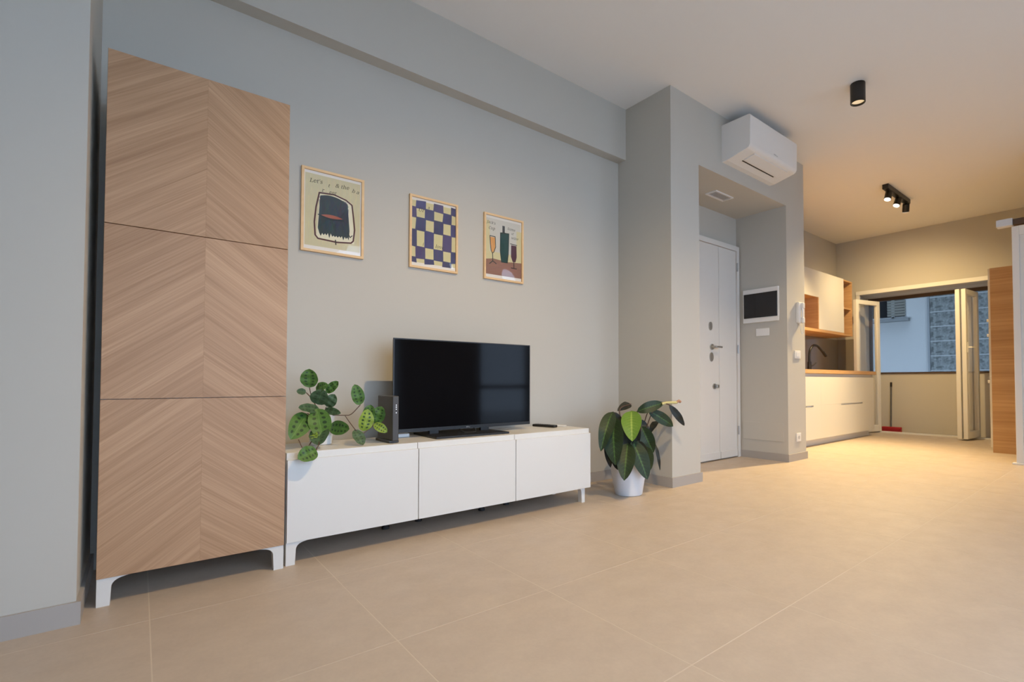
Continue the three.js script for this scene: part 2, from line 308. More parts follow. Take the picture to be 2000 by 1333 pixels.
    g.fillStyle = '#c8c6bd'; g.fillRect(60, 300, 380, 120);
    g.fillStyle = '#8d6a5c'; g.beginPath(); g.moveTo(0, 520); g.lineTo(110, 500); g.lineTo(300, 515); g.lineTo(512, 500); g.lineTo(512, 690); g.lineTo(0, 690); g.fill();
    for (let i = 0; i < 120; i++) brush(g, [[rnd() * 500, 520 + rnd() * 160], [rnd() * 500, 520 + rnd() * 160]], `rgba(${130 + rnd() * 40 | 0},${95 + rnd() * 30 | 0},${84 + rnd() * 25 | 0},.15)`, 8);
    g.fillStyle = '#1f4646'; g.beginPath(); g.moveTo(205, 175); g.quadraticCurveTo(265, 160, 330, 170); g.lineTo(325, 400); g.lineTo(312, 520); g.lineTo(222, 522); g.lineTo(205, 380); g.fill();
    g.fillStyle = '#3a3f43'; g.fillRect(236, 88, 34, 90); brush(g, [[208, 180], [330, 168], [322, 420], [308, 525], [224, 525], [206, 400], [208, 180]], '#23292b', 8);
    g.fillStyle = '#d39a5e'; g.beginPath(); g.moveTo(66, 250); g.lineTo(132, 250); g.lineTo(136, 370); g.quadraticCurveTo(100, 470, 76, 400); g.fill();
    brush(g, [[62, 238], [135, 240], [142, 360], [120, 420], [98, 440], [80, 410], [70, 330], [62, 238]], '#2f3434', 9); brush(g, [[100, 440], [104, 530], [60, 566]], '#2f3434', 10); brush(g, [[104, 530], [150, 556]], '#2f3434', 10);
    g.fillStyle = '#4a2838'; g.beginPath(); g.moveTo(362, 300); g.lineTo(440, 300); g.lineTo(444, 440); g.lineTo(425, 500); g.lineTo(385, 500); g.lineTo(360, 440); g.fill();
    brush(g, [[352, 285], [445, 290]], '#2f3434', 9); brush(g, [[402, 500], [404, 570]], '#33282e', 11); brush(g, [[365, 576], [440, 578]], '#33282e', 11);
    g.fillStyle = '#3c3a36'; inkText(g, "Jack's", 20, 92, 44, .04); inkText(g, 'Cup', 42, 160, 48, .02); inkText(g, 'Some', 305, 122, 44, .04); inkText(g, 'of', 360, 172, 36); inkText(g, 'wine', 362, 225, 44);
  })];
const frameWood = std(0xffffff, .5, { map: dataTex(256, 64, (u, v) => { const t = oakTone(u * 1.2, v * .3, 5); return [226 + t * 12, 190 + t * 14, 142 + t * 14]; }) });
[[.745, 1.07, 1.505, 1.96, 'framed poster of a dark green brushed barrel shape, nearest the tall cabinet'], [1.342, 1.666, 1.503, 1.953, 'framed poster of a blue and yellow checkerboard, middle of the three'], [1.863, 2.186, 1.502, 1.955, 'framed poster of a green bottle between two glasses']].forEach(([x0, x1, y0, y1, label], k) => {
  const t = thing('framed_poster', label, 'poster', [0, 0, 0], 0, 'three framed posters above the television');
  const z = ZW, fw = .013, fd = .018;
  mesh('frame', [bx(x0, x1, y0, y0 + fw, z, z + fd), bx(x0, x1, y1 - fw, y1, z, z + fd), bx(x0, x0 + fw, y0 + fw, y1 - fw, z, z + fd), bx(x1 - fw, x1, y0 + fw, y1 - fw, z, z + fd)].map(boxUV), frameWood, t);
  const g = new THREE.BoxGeometry(x1 - x0 - 2 * fw, y1 - y0 - 2 * fw, .004); g.translate((x0 + x1) / 2, (y0 + y1) / 2, z + .005);
  mesh('print', g, std(0xffffff, .8, { map: art[k] }), t);
  // thin plastic cover that does not lie quite flat
  const gl = new THREE.PlaneGeometry(x1 - x0 - 2 * fw, y1 - y0 - 2 * fw, 30, 42), pp = gl.attributes.position;
  for (let q = 0; q < pp.count; q++) { const u = pp.getX(q), v = pp.getY(q); pp.setZ(q, .0045 * noise.noise(u * 7 + k * 3.3 + 1.2, v * 6 + k * 1.7, 2.5 + k)); }
  gl.computeVertexNormals(); gl.translate((x0 + x1) / 2, (y0 + y1) / 2, z + .0125);
  mesh('cover_sheet', gl, new THREE.MeshPhysicalMaterial({ color: 0xffffff, transmission: 1, thickness: 0, roughness: .04, ior: 1.5 }), t);
});

// ---------------------------------------------------------------- air conditioner
{
  const t = thing('air_conditioner', 'white wall air conditioner high above the entrance recess', 'air conditioner', [3.88, 2.69, ZP]);
  const s = new THREE.Shape(); s.moveTo(0, 0); s.lineTo(0, .305); s.quadraticCurveTo(0, .313, .01, .313); s.lineTo(.25, .313); s.quadraticCurveTo(.265, .313, .266, .298); s.lineTo(.262, .075); s.quadraticCurveTo(.26, .05, .235, .04); s.lineTo(.05, 0); s.closePath();
  const g = new THREE.ExtrudeGeometry(s, { depth: .81, bevelEnabled: true, bevelSize: .003, bevelThickness: .004, bevelSegments: 3, curveSegments: 8 }); g.rotateY(-Math.PI / 2); g.scale(-1, 1, 1);
  const idx = g.index; if (!idx) { const p = g.attributes.position, n = g.attributes.normal, u = g.attributes.uv; for (let i = 0; i < p.count; i += 3) for (const a of [p, n, u]) { const k = a.itemSize; for (let c = 0; c < k; c++) { const q = a.array[(i + 1) * k + c]; a.array[(i + 1) * k + c] = a.array[(i + 2) * k + c]; a.array[(i + 2) * k + c] = q; } } }
  mesh('housing', g, M.whitePlastic, t);
  // slanted underside: outlet flap and slot
  const a = Math.atan2(.04, .185), fl = rb(-.29, .29, -.005, .005, -.05, .05, .003); fl.rotateX(-a); fl.translate(.42, .0215, .178); mesh('outlet_flap', fl, M.whitePlastic, t);
  const sl = rb(-.27, .27, -.002, .002, -.006, .006, .001); sl.rotateX(-a); sl.translate(.40, .0122, .113); mesh('air_slot', sl, M.blackMatt, t);
  const lb = rb(-.025, .025, -.0015, .0015, -.01, .01, .001); lb.rotateX(-a); lb.translate(.74, .0325, .205); mesh('sensor_window', lb, std(rgb(.45, .45, .44), .4), t);
  mesh('badge', [bx(.385, .425, .085, .093, .2665, .268), bx(.43, .45, .085, .089, .2665, .268)], std(rgb(.55, .55, .55), .5), t);
}
// vent in the recess ceiling
{
  const t = thing('ceiling_vent', 'small white vent plate in the entrance recess ceiling', 'vent', [4.265, 2.57, -.222]);
  mesh('frame', [bx(-.145, .145, -.01, 0, -.06, -.045), bx(-.145, .145, -.01, 0, .045, .06), bx(-.145, -.13, -.01, 0, -.045, .045), bx(.13, .145, -.01, 0, -.045, .045)], M.whitePlastic, t);
  for (let i = 0; i < 6; i++) { const g = bx(-.13, .13, -.001, .001, -.007, .007); g.rotateX(.5); g.translate(0, -.005, -.037 + i * .0148); mesh('slat', g, M.whitePlastic, t); }
}
// fuse box, plates, intercom
{
  const t = thing('fuse_box', 'white fuse box with dark smoked cover on the short wall', 'fuse box', [XS0, 1.418, -.22]);
  mesh('frame', [rb(-.022, 0, 0, .05, -.195, .195, .003), rb(-.022, 0, .305, .352, -.195, .195, .003), bx(-.02, 0, .05, .305, -.195, -.185), bx(-.02, 0, .05, .305, .185, .195)], M.whitePlastic, t);
  mesh('cover', rb(-.026, -.002, .05, .305, -.185, .185, .004), M.smoked, t);
  const p = thing('blank_plate', 'small white blank wall plate below the fuse box', 'wall plate', [XS0, 1.275, -.205]);
  mesh('plate', rb(-.009, 0, 0, .078, -.072, .072, .003), M.whitePlastic, p); mesh('insert', rb(-.0105, -.008, .014, .064, -.05, .05, .001), M.whitePlastic, p);
  const a = thing('access_panel', 'wall coloured access panel low on the short wall', 'panel', [XS0, .195, -.215]);
  mesh('panel', rb(-.006, 0, 0, .185, -.225, .225, .002), M.paint, a);
  const ic = thing('intercom', 'white intercom handset on the short wall edge', 'intercom', [5.25, 1.40, ZP]);
  mesh('base', rb(-.045, .045, 0, .215, 0, .03, .006), M.whitePlastic, ic);
  mesh('handset', [rb(.002, .04, .01, .205, .036, .05, .007), rb(.0, .042, .0, .06, .028, .055, .008), rb(.0, .042, .15, .21, .028, .055, .008)], M.whitePlastic, ic);
  mesh('cord', tube([[.02, .005, .04], [.03, -.06, .045], [.015, -.11, .035], [-.01, -.06, .03], [-.015, .005, .02]], .003, 30, 6), M.whitePlastic, ic);
  const sw = thing('light_switch', 'white light switch plate under the intercom', 'switch', [5.22, 1.035, ZP]);
  mesh('plate', rb(-.062, .062, 0, .082, 0, .009, .003), M.whitePlastic, sw); for (const x of [-.024, 0, .024]) mesh('rocker', rb(x - .011, x + .011, .018, .064, .007, .013, .002), M.whitePlastic, sw);
  const so = thing('wall_socket', 'white wall socket near the floor under the light switch', 'socket', [5.225, .19, ZP]);
  mesh('plate', rb(-.045, .045, 0, .085, 0, .009, .003), M.whitePlastic, so); mesh('socket_insert', [cyl(.019, .019, .004, 0, 0, 0, 20).rotateX(Math.PI / 2).translate(0, .042, .007)], std(rgb(.5, .5, .49), .5), so);
}

// ---------------------------------------------------------------- lamps
function spot(parent, color, cd, from, to, angle, radius, name) {
  const l = new THREE.SpotLight(color, cd, 0, angle, 1, 2); l.position.set(...from); l.target.position.set(...to);
  l.castShadow = true; l.shadow.radius = radius; l.shadow.mapSize.set(1024, 1024); l.name = name || 'lamp_light'; parent.add(l); parent.add(l.target); l.target.name = 'lamp_aim'; return l;
}
function ceilingSpot(x, z, label, cd, color, angle, glow) {
  const t = thing('ceiling_spotlight', label, 'lamp', [x, H, z], 0, 'black cylinder ceiling spotlights');
  const pts = [[.0, 0], [.05, 0], [.052, -.003], [.052, -.148], [.05, -.15], [.046, -.15], [.044, -.147], [.044, -.128]].map(p => new THREE.Vector2(...p));
  mesh('housing', new THREE.LatheGeometry(pts, 40), M.black, t);
  mesh('lens', cyl(.044, .044, .006, 0, -.1345, 0, 32), new THREE.MeshStandardMaterial({ color: rgb(.8, .8, .78), emissive: color, emissiveIntensity: glow, roughness: .4 }), t);
  spot(t, color, cd, [0, -.152, 0], [0, -3, 0], angle, 2.2);
}
ceilingSpot(4.262, .998, 'black cylinder spotlight on the ceiling in front of the air conditioner', HALL_CD, LIVING, .95, .55);
function trackHead(t, x, d, color, cd, angle, glow, drop = -.115) {
  const dir = new THREE.Vector3(...d).normalize(), c = new THREE.Vector3(x, drop, 0);
  const g = cyl(.038, .038, .095, 0, -.0475, 0, 28), q = new THREE.Quaternion().setFromUnitVectors(new THREE.Vector3(0, -1, 0), dir);
  g.applyQuaternion(q); g.translate(c.x, c.y, c.z);
  const h = mesh('spot_head', g, M.black, t);
  const len = cyl(.033, .033, .003, 0, -.0505, 0, 28); len.applyQuaternion(q); len.translate(c.x, c.y, c.z);
  mesh('lens', len, new THREE.MeshStandardMaterial({ color: 0xffffff, emissive: rgb(1, .92, .78), emissiveIntensity: glow }), h);
  mesh('joint', cyl(.012, .012, .06, x, -.11, 0, 12), M.black, h);
  const f = c.clone().addScaledVector(dir, .056), to = c.clone().addScaledVector(dir, 3);
  spot(t, color, cd, f.toArray(), to.toArray(), angle, .8);
}
{
  const t = thing('track_light', 'black ceiling bar with one spot head aimed at the television wall', 'lamp', [1.66, H, 1.66]);
  mesh('bar', rb(-.25, .25, -.055, 0, -.032, .032, .004), M.black, t);
  trackHead(t, 0, [.03, -.95, -.30], LIVING, LIVING_CD, 1.08, 3.5);
}
{
  const t = thing('track_light', 'black ceiling bar with three spot heads in the kitchen', 'lamp', [7.03, H, .44]);
  mesh('bar', rb(-.40, .40, -.055, 0, -.032, .032, .004), M.black, t);
  const heads = [[-.30, [-.34, -1, -.10]], [.02, [-.40, -1, -.20]], [.33, [.48, -.87, -.20]]];
  for (const [x, d] of heads) trackHead(t, x, d, WARM, x < .2 ? TRACK_CD : TRACK_END_CD, x < .2 ? .85 : 1.15, x < .2 ? 3.5 : 1.5);
}

// ---------------------------------------------------------------- kitchen units
const KF = -.30, KE = 8.40, K0 = 5.42;
function notched(x0, x1, y0, y1, n0, n1, dz) {
  const s = new THREE.Shape(); s.moveTo(x0, y0); s.lineTo(x1, y0); s.lineTo(x1, y1); s.lineTo(n1, y1); s.lineTo(n1, y1 - .02); s.lineTo(n0, y1 - .02); s.lineTo(n0, y1); s.lineTo(x0, y1); s.closePath();
  const g = new THREE.ExtrudeGeometry(s, { depth: dz, bevelEnabled: false }); g.translate(0, 0, KF - dz); return g;
}
[[K0, 6.6, 5.65, 6.39, 'white kitchen base unit nearest the short wall, under the tap'], [6.6, KE, 7.21, 7.96, 'white kitchen base unit nearest the balcony door']].forEach(([a, b, n0, n1, label]) => {
  const t = thing('kitchen_base_unit', label, 'cabinet', [0, 0, 0], 0, 'white kitchen base units');
  mesh('carcass', bx(a, b, .1, .898, ZK + .002, KF - .022), M.whiteMatt, t);
  mesh('drawer_front', notched(a + .0004, b - .0004, .09, .505, n0, n1, .02), M.white, t);
  mesh('drawer_front', rb(a + .0004, b - .0004, .5055, .858, KF - .02, KF, .0015), M.white, t);
  mesh('plinth', bx(a, b, 0, .1, ZK + .1, KF - .08), M.whiteMatt, t);
});
mesh('worktop', boxUV(rb(K0, KE + .06, .9, .948, ZK + .001, KF + .015, .003)), M.oak).userData = { label: 'oak worktop over the white kitchen base units', category: 'worktop' };
mesh('backsplash', [bx(K0, XF - .011, .95, 1.485, ZK + .001, ZK + .01)], new THREE.MeshPhysicalMaterial({ color: rgb(.26, .225, .18), roughness: .12 })).userData = { label: 'glossy brown splashback panel behind the kitchen tap', category: 'splashback' };
mesh('backsplash', [bx(XF - .01, XF - .001, .95, 1.485, ZK + .001, -.69)], new THREE.MeshPhysicalMaterial({ color: rgb(.26, .225, .18), roughness: .12 })).userData = { label: 'glossy brown splashback panel on the end wall beside the balcony door', category: 'splashback' };
{
  const t = thing('kitchen_wall_cabinet', 'white and oak kitchen wall cabinet with open niche over the tap', 'cabinet', [0, 0, 0]);
  const a = 5.62, b = 8.13, zf = -.60, zb = ZK + .002;
  mesh('carcass', [bx(a, b, 1.49, 1.528, zb, zf), bx(a, b, 1.975, 2.0, zb, zf - .022), bx(a, b, 2.32, 2.34, zb, zf - .022), bx(a, a + .02, 1.528, 2.32, zb, zf - .022), bx(7.25, 7.275, 1.528, 1.975, zb, zf), bx(6.42, 6.44, 1.528, 1.975, zb, zf - .02), bx(b - .02, b, 1.528, 2.32, zb, zf - .022), bx(a, b, 1.528, 2.32, zb, zb + .01)].map(boxUV), M.oak, t);
  mesh('door', rb(7.277, b - .001, 1.53, 2.342, zf - .02, zf, .001), M.white, t);
  mesh('flap_door', rb(a, 7.2763, 1.973, 2.342, zf - .02, zf, .001), M.white, t);
  const s = thing('open_shelf_unit', 'narrow open oak shelf unit between wall cabinet and balcony door', 'shelf', [0, 0, 0]);
  mesh('side_panel', boxUV(bx(8.43, 8.45, 1.49, 2.335, zb, zf)), M.oak, s);
  mesh('back_panel', boxUV(bx(b + .001, 8.43, 1.51, 2.315, zb, zb + .012)), M.oak, s);
  for (const y of [1.49, 1.90, 2.315]) mesh('shelf', boxUV(bx(b + .001, 8.43, y, y + .02, zb, zf - (y > 1.5 && y < 2.3 ? .015 : 0))), M.oak, s);
  const c = thing('small_bowl', 'small peach coloured bowl in the open kitchen niche', 'bowl', [6.93, 1.528, -.72]);
  mesh('bowl', new THREE.LatheGeometry([[.0, .004], [.03, .0], [.05, .02], [.058, .06], [.05, .075], [.046, .07], [.05, .058], [.044, .022], [.0, .01]].map(p => new THREE.Vector2(...p)), 24), std(rgb(.7, .45, .3), .5), c);
  mesh('lid', new THREE.LatheGeometry([[0, .1], [.01, .1], [.012, .088], [.04, .08], [.048, .07]].map(p => new THREE.Vector2(...p)), 24), std(rgb(.72, .5, .36), .5), c);
  const f = thing('kitchen_tap', 'black gooseneck tap on the oak worktop', 'tap', [7.30, .948, -.75]);
  mesh('body', [cyl(.03, .027, .13, 0, 0, 0, 20)], M.black, f);
  mesh('spout', tube([[0, .1, 0], [0, .22, 0], [.02, .30, .003], [.09, .36, .01], [.20, .365, .02], [.29, .32, .03], [.38, .26, .04]], .016, 40, 12), M.black, f);
  mesh('nozzle', [tube([[.36, .275, .038], [.43, .225, .045]], .021, 4, 12)], M.black, f);
  mesh('lever', tube([[.02, .06, .0], [.08, .085, .02], [.13, .12, .03]], .009, 10, 8), M.black, f);
}

// ---------------------------------------------------------------- balcony door in the far wall
{
  const tr = structGroup('trim_1', 'white frame around the balcony door opening');
  mesh('head', rb(XF - .02, XF, OH - .005, OH + .055, OZ0 - .02, OZ1 + .03, .003), M.whiteMatt, tr);
  mesh('jamb', rb(XF - .02, XF + .02, 0, OH - .005, OZ1 - .03, OZ1 + .03, .003), M.whiteMatt, tr);
  mesh('jamb', rb(XF - .012, XF + .02, .96, OH - .005, OZ0 - .02, OZ0 + .03, .003), M.whiteMatt, tr);
  mesh('threshold', bx(XF + .05, XF + .13, 0, .02, OZ0, OZ1), M.whiteMatt, tr);
  function leaf(name, label, x0, z0, x1, z1, handle) {
    const len = Math.hypot(x1 - x0, z1 - z0), t = structGroup(name, label);
    t.position.set(x0, .022, z0); t.rotation.y = -Math.atan2(z1 - z0, x1 - x0);
    const h = 2.035, w = .065, d = .025;
    mesh('stile', rb(0, w, 0, h, -d, d, .004), M.whiteMatt, t); mesh('stile', rb(len - w, len, 0, h, -d, d, .004), M.whiteMatt, t);
    mesh('rail', rb(w, len - w, 0, w + .03, -d, d, .004), M.whiteMatt, t); mesh('rail', rb(w, len - w, h - w, h, -d, d, .004), M.whiteMatt, t);
    mesh('pane', bx(w, len - w, w + .03, h - w, -.006, .006), M.glass, t);
    if (handle) mesh('handle', [rb(.02, .05, 1.17, 1.31, d, d + .012, .004), rb(.028, .042, 1.23, 1.25, d + .01, d + .05, .003), rb(.02, .15, 1.232, 1.25, d + .042, d + .058, .004)], M.whitePlastic, t);
  }
  leaf('door_2', 'white glazed balcony door leaf folded open behind the worktop', 8.42, -.555, 8.966, -.409, false);
  leaf('door_3', 'white glazed balcony door leaf with handle, folded beside the tall oak cabinet', 8.563, .756, 9.07, .80, true);
  leaf('door_4', 'second white folded balcony door leaf behind the leaf with the handle', 8.55, .69, 9.07, .735, false);
  const out = std(rgb(.66, .62, .54), .9);
  struct('balcony_floor', bx(XF + .3, 9.75, -.12, -.02, -.95, 1.3), M.base).userData.label = 'floor of the small kitchen balcony';
  struct('balcony_parapet', bx(9.55, 9.70, -.02, .925, -.75, 1.1), out).userData.label = 'beige balcony parapet wall outside the kitchen door';
  struct('balcony_sill', rb(9.53, 9.73, .925, .952, -.75, 1.1, .003), M.brown).userData.label = 'brown coping on the balcony parapet';
  struct('balcony_side', [bx(XF + .3, 9.75, -.02, 2.3, -.95, -.75), bx(XF + .3, 9.75, -.02, 2.3, 1.1, 1.3)], out).userData.label = 'side walls of the kitchen balcony';
  struct('balcony_ceiling', [bx(XF + .3, 9.75, 2.20, 2.40, -.95, 1.3)], out).userData.label = 'ceiling over the kitchen balcony';
  struct('balcony_beam', rb(9.54, 9.6, 2.145, 2.2, -.75, 1.1, .003), M.brown).userData.label = 'dark brown edge beam over the balcony opening';
  struct('balcony_post', rb(9.57, 9.60, .952, 2.145, -.75, -.70, .003), M.brown).userData.label = 'dark brown post at the balcony opening edge';
}
{
  const b = thing('broom', 'broom with red head leaning on the balcony parapet', 'broom', [9.44, -.02, -.40]);
  mesh('handle', tube([[.0, .07, 0], [.07, .80, -.01]], .012, 4, 10), std(rgb(.12, .12, .13), .5), b);
  mesh('grip', tube([[.063, .73, -.009], [.07, .805, -.01]], .016, 4, 10), M.black, b);
  mesh('head', rb(-.03, .03, .035, .08, -.13, .15, .012), M.red, b);
  const bristles = []; for (let i = 0; i < 24; i++) bristles.push(bx(-.028, .028, 0, .04, -.125 + i * .0115, -.117 + i * .0115)); mesh('bristles', bristles, M.red, b);
}
struct('courtyard_walls', [bx(XF + .05, 9.75, 3.3, 15, -9, 9), bx(XF + .3, 9.75, -5, -.12, -9, 9), bx(XF + .3, 9.75, 2.4, 3.3, -9, 9), bx(9.75, 15.4, -5, 15, -5.4, -5), bx(9.75, 15.4, -5, 15, 5, 5.4), bx(15, 15.4, 9, 15, -5, 5)], std(rgb(.55, .56, .55), .9)).userData.label = 'tall walls enclosing the courtyard outside the kitchen';
// ---------------------------------------------------------------- building across the courtyard
{
  const f = thing('courtyard_building', 'pale building across the courtyard seen through the balcony door', 'building', [15, 0, 0]);
  mesh('wall', [bx(0, .4, -5, 9, -5, -3.0), bx(0, .4, -5, 2.42, -3.0, -1.72), bx(0, .4, 3.6, 9, -3.0, -1.72), bx(0, .4, -5, 9, -1.72, 5)], std(rgb(.55, .56, .55), .9), f);
  const w = mesh('window', [bx(.1, .16, 2.42, 3.6, -2.09, -2.02), bx(.1, .16, 2.42, 2.48, -3.0, -1.72), bx(.1, .16, 3.54, 3.6, -3.0, -1.72), bx(.1, .16, 2.48, 3.54, -1.78, -1.72), bx(.1, .16, 2.48, 3.54, -3.0, -2.94)], std(rgb(.5, .52, .52), .6), f);
  mesh('pane', bx(.125, .135, 2.48, 3.54, -2.94, -2.09), M.smoked, w); mesh('pane', bx(.125, .135, 2.48, 3.54, -2.02, -1.78), M.smoked, w);
  mesh('shutter_slats', Array.from({ length: 14 }, (_, i) => { const g = bx(-.004, .004, -.03, .03, -.44, -.02); g.rotateZ(.5); g.translate(.09, 2.53 + i * .07, -1.74); return g; }), std(rgb(.34, .33, .29), .8), f);
  mesh('window_sill', bx(-.14, .12, 2.34, 2.42, -3.05, -1.64), std(rgb(.25, .26, .26), .8), f);
  const sheet = dataTex(128, 64, (u, v) => { const a = 150 + 30 * noise.noise(u * 22, v * 3, 2) + 22 * noise.noise(u * 40, v * 9, 5) - (noise.noise(u * 9, v * 5, 8) > .3 ? 30 : 0); return [a * .9, a * .93, a * .92]; });
  const sm = std(0xffffff, .8, { map: sheet });
  mesh('panel_edge', bx(-.05, .0, -2, 5.2, -1.26, -1.21), std(rgb(.3, .32, .33), .8), f);
  for (let i = 0; i < 14; i++) { const g = new THREE.BoxGeometry(.03, .352, 2.6, 1, 1, 1); g.rotateZ(.1); g.translate(-.04, -.2 + i * .36, .1); planarUV(g, 'z', 'y', .8, 2.7); mesh('roller_sheet', g, sm, f); mesh('sheet_edge', bx(-.075, -.03, -.385 + i * .36, -.365 + i * .36, -1.2, 1.4), std(rgb(.5, .52, .52), .8), f); }
}
// ---------------------------------------------------------------- right side: tall oak unit and sliding door
{
  const t = thing('oak_tall_unit', 'tall oak sided kitchen unit right of the balcony door', 'cabinet', [0, 0, 0]);
  const g = bx(7.42, 7.44, 0, 2.085, 1.231, 1.855);
  { const p = g.attributes.position, uv = new Float32Array(p.count * 2); for (let i = 0; i < p.count; i++) { uv[2 * i] = p.getZ(i) * .4; uv[2 * i + 1] = p.getY(i) * 1.1; } g.setAttribute('uv', new THREE.BufferAttribute(uv, 2)); }
  mesh('side_panel', g, M.oak, t);
  mesh('body', bx(7.44, 8.86, .0, 2.085, 1.235, 1.855), M.whiteMatt, t);
  mesh('door', rb(7.43, 8.12, .06, .86, 1.211, 1.231, .002), M.white, t); mesh('door', rb(7.43, 8.12, .866, 1.40, 1.211, 1.231, .002), M.white, t); mesh('door', rb(7.43, 8.12, 1.406, 2.083, 1.211, 1.231, .002), M.white, t);
  for (const y of [.80, 1.33, 1.50]) mesh('knob', [cyl(.012, .018, .026, 0, 0, 0, 16).rotateX(-Math.PI / 2).translate(7.50, y, 1.211)], M.whitePlastic, t);
  const s = thing('sliding_door', 'white sliding door edge at the far right', 'door', [6.56, 0, 1.552]);
  mesh('stile', rb(-.02, .02, .018, 2.31, 0, .055, .004), M.whiteMatt, s);
  mesh('panel', rb(-.008, .008, .1, 2.22, .055, .86, .002), M.whiteMatt, s);
  mesh('rail', rb(-.02, .02, 2.22, 2.31, .055, .86, .003), M.whiteMatt, s); mesh('rail', rb(-.02, .02, .018, .1, .055, .86, .003), M.whiteMatt, s); mesh('stile', rb(-.02, .02, .1, 2.22, .86, .915, .003), M.whiteMatt, s);
  mesh('track', rb(-.02, .059, 2.33, 2.385, .01, 1.2, .003), M.brown, s);
  mesh('track_cap', rb(-.035, .058, 2.325, 2.395, -.115, .01, .006), std(rgb(.62, .66, .72), .35), s);
  mesh('floor_guide', rb(-.035, .035, 0, .018, -.03, .9, .004), M.whitePlastic, s);
}
// ---------------------------------------------------------------- dining table mirrored in the screen
{
  const t = thing('dining_table', 'dark dining table by the window, mirrored in the television screen', 'table', [4.1, 0, 3.3]);
  mesh('table_top', rb(-.95, .95, .70, .745, -.38, .38, .005), M.brown, t);
  for (const x of [-.88, .88]) for (const z of [-.31, .31]) mesh('leg', rb(x - .035, x + .035, 0, .70, z - .035, z + .035, .004), M.brown, t);
}

// ---------------------------------------------------------------- plants
const MARANTA_LEAVES = [[0.738,0.773,-0.24,0.731,0.865,-0.22,0.069,0],[0.724,0.753,-0.24,0.682,0.758,-0.24,0.027,1],[0.766,0.76,-0.24,0.803,0.79,-0.18,0.043,0],[0.807,0.749,-0.22,0.853,0.804,-0.18,0.039,0],[0.773,0.69,-0.24,0.785,0.765,-0.19,0.073,1],[0.812,0.678,-0.22,0.841,0.74,-0.19,0.05,1],[0.784,0.668,-0.22,0.675,0.683,-0.16,0.043,1],[0.8,0.665,-0.22,0.853,0.65,-0.14,0.032,1],[0.725,0.65,-0.22,0.636,0.541,-0.12,0.082,0],[0.763,0.674,-0.2,0.766,0.537,-0.1,0.087,0],[0.771,0.587,-0.16,0.739,0.511,-0.07,0.075,1],[0.724,0.563,-0.14,0.736,0.539,-0.1,0.034,2],[0.824,0.579,-0.22,0.889,0.571,-0.12,0.062,0],[0.954,0.685,-0.16,0.923,0.789,-0.15,0.053,0],[0.96,0.555,-0.13,0.978,0.665,-0.12,0.064,2],[0.993,0.592,-0.17,1.008,0.685,-0.17,0.055,0],[1.029,0.588,-0.16,1.057,0.675,-0.15,0.064,0],[1.015,0.589,-0.14,1.069,0.547,-0.1,0.039,2],[0.916,0.568,-0.12,0.941,0.495,-0.07,0.048,1],[0.715,0.498,0.005,0.632,0.47,0.04,0.062,0]];
const MARANTA_STEMS = [[[0.738,0.773,-0.24],[0.75,0.731,-0.25],[0.766,0.696,-0.26]],[[0.724,0.75,-0.24],[0.746,0.726,-0.25],[0.766,0.696,-0.26]],[[0.766,0.696,-0.26],[0.794,0.651,-0.27],[0.803,0.614,-0.27]],[[0.807,0.628,-0.27],[0.836,0.636,-0.22],[0.889,0.635,-0.19],[0.912,0.637,-0.18],[0.954,0.685,-0.16]],[[0.889,0.635,-0.19],[0.903,0.598,-0.15],[0.918,0.567,-0.12]],[[0.918,0.567,-0.12],[0.941,0.541,-0.12],[0.982,0.56,-0.13],[1.023,0.587,-0.15]],[[0.959,0.549,-0.12],[0.948,0.517,-0.1]],[[0.8,0.596,-0.26],[0.734,0.534,-0.14],[0.682,0.492,-0.08],[0.667,0.536,-0.12]],[[0.762,0.545,-0.14],[0.737,0.511,-0.06],[0.717,0.496,-0.02]],[[0.682,0.492,-0.08],[0.704,0.5,-0.03],[0.721,0.495,-0.02]],[[0.803,0.614,-0.27],[0.807,0.652,-0.24],[0.81,0.678,-0.22]],[[0.802,0.623,-0.27],[0.752,0.633,-0.22],[0.725,0.65,-0.22]],[[0.803,0.596,-0.27],[0.825,0.583,-0.24],[0.826,0.579,-0.22]]];
const CALATHEA_LEAVES = [[2.596,0.596,0.0,2.423,0.343,0.06,0.1,0,0.5],[2.589,0.563,0.02,2.52,0.247,0.1,0.143,0,0.3],[2.764,0.597,0.02,2.641,0.4,0.14,0.14,1,0.3],[2.891,0.635,-0.1,2.747,0.592,-0.1,0.063,2,0.3],[2.846,0.586,0.0,3.018,0.647,0.11,0.08,0,0.35],[2.926,0.592,0.04,3.112,0.471,0.12,0.083,0,0.3],[3.064,0.629,0.12,3.193,0.473,0.16,0.053,2,0.2],[2.89,0.477,0.0,2.955,0.284,0.06,0.106,0,0.2],[2.879,0.338,0.04,2.812,0.185,0.15,0.093,0,0.2],[2.72,0.393,0.07,2.739,0.137,0.19,0.123,0,0.15],[2.662,0.382,0.08,2.54,0.151,0.16,0.126,0,0.2],[2.685,0.537,-0.02,2.758,0.357,0.0,0.1,2,0.2],[2.557,0.397,-0.02,2.554,0.216,0.02,0.053,2,0.1],[3.068,0.337,-0.02,3.078,0.137,0.02,0.025,2,0.3],[2.72,0.477,0.0,2.693,0.311,0.06,0.1,2,0.2],[2.822,0.381,0.03,2.8,0.202,0.1,0.1,2,0.2],[2.624,0.37,0.02,2.552,0.21,0.09,0.1,2,0.2],[2.799,0.551,-0.02,2.833,0.353,0.02,0.093,2,0.2],[2.909,0.525,-0.03,2.933,0.372,0.02,0.08,2,0.2],[3.135,0.502,-0.05,3.011,0.417,-0.02,0.053,2,-0.3],[2.651,0.588,-0.05,2.713,0.424,-0.02,0.08,2,0.2]];
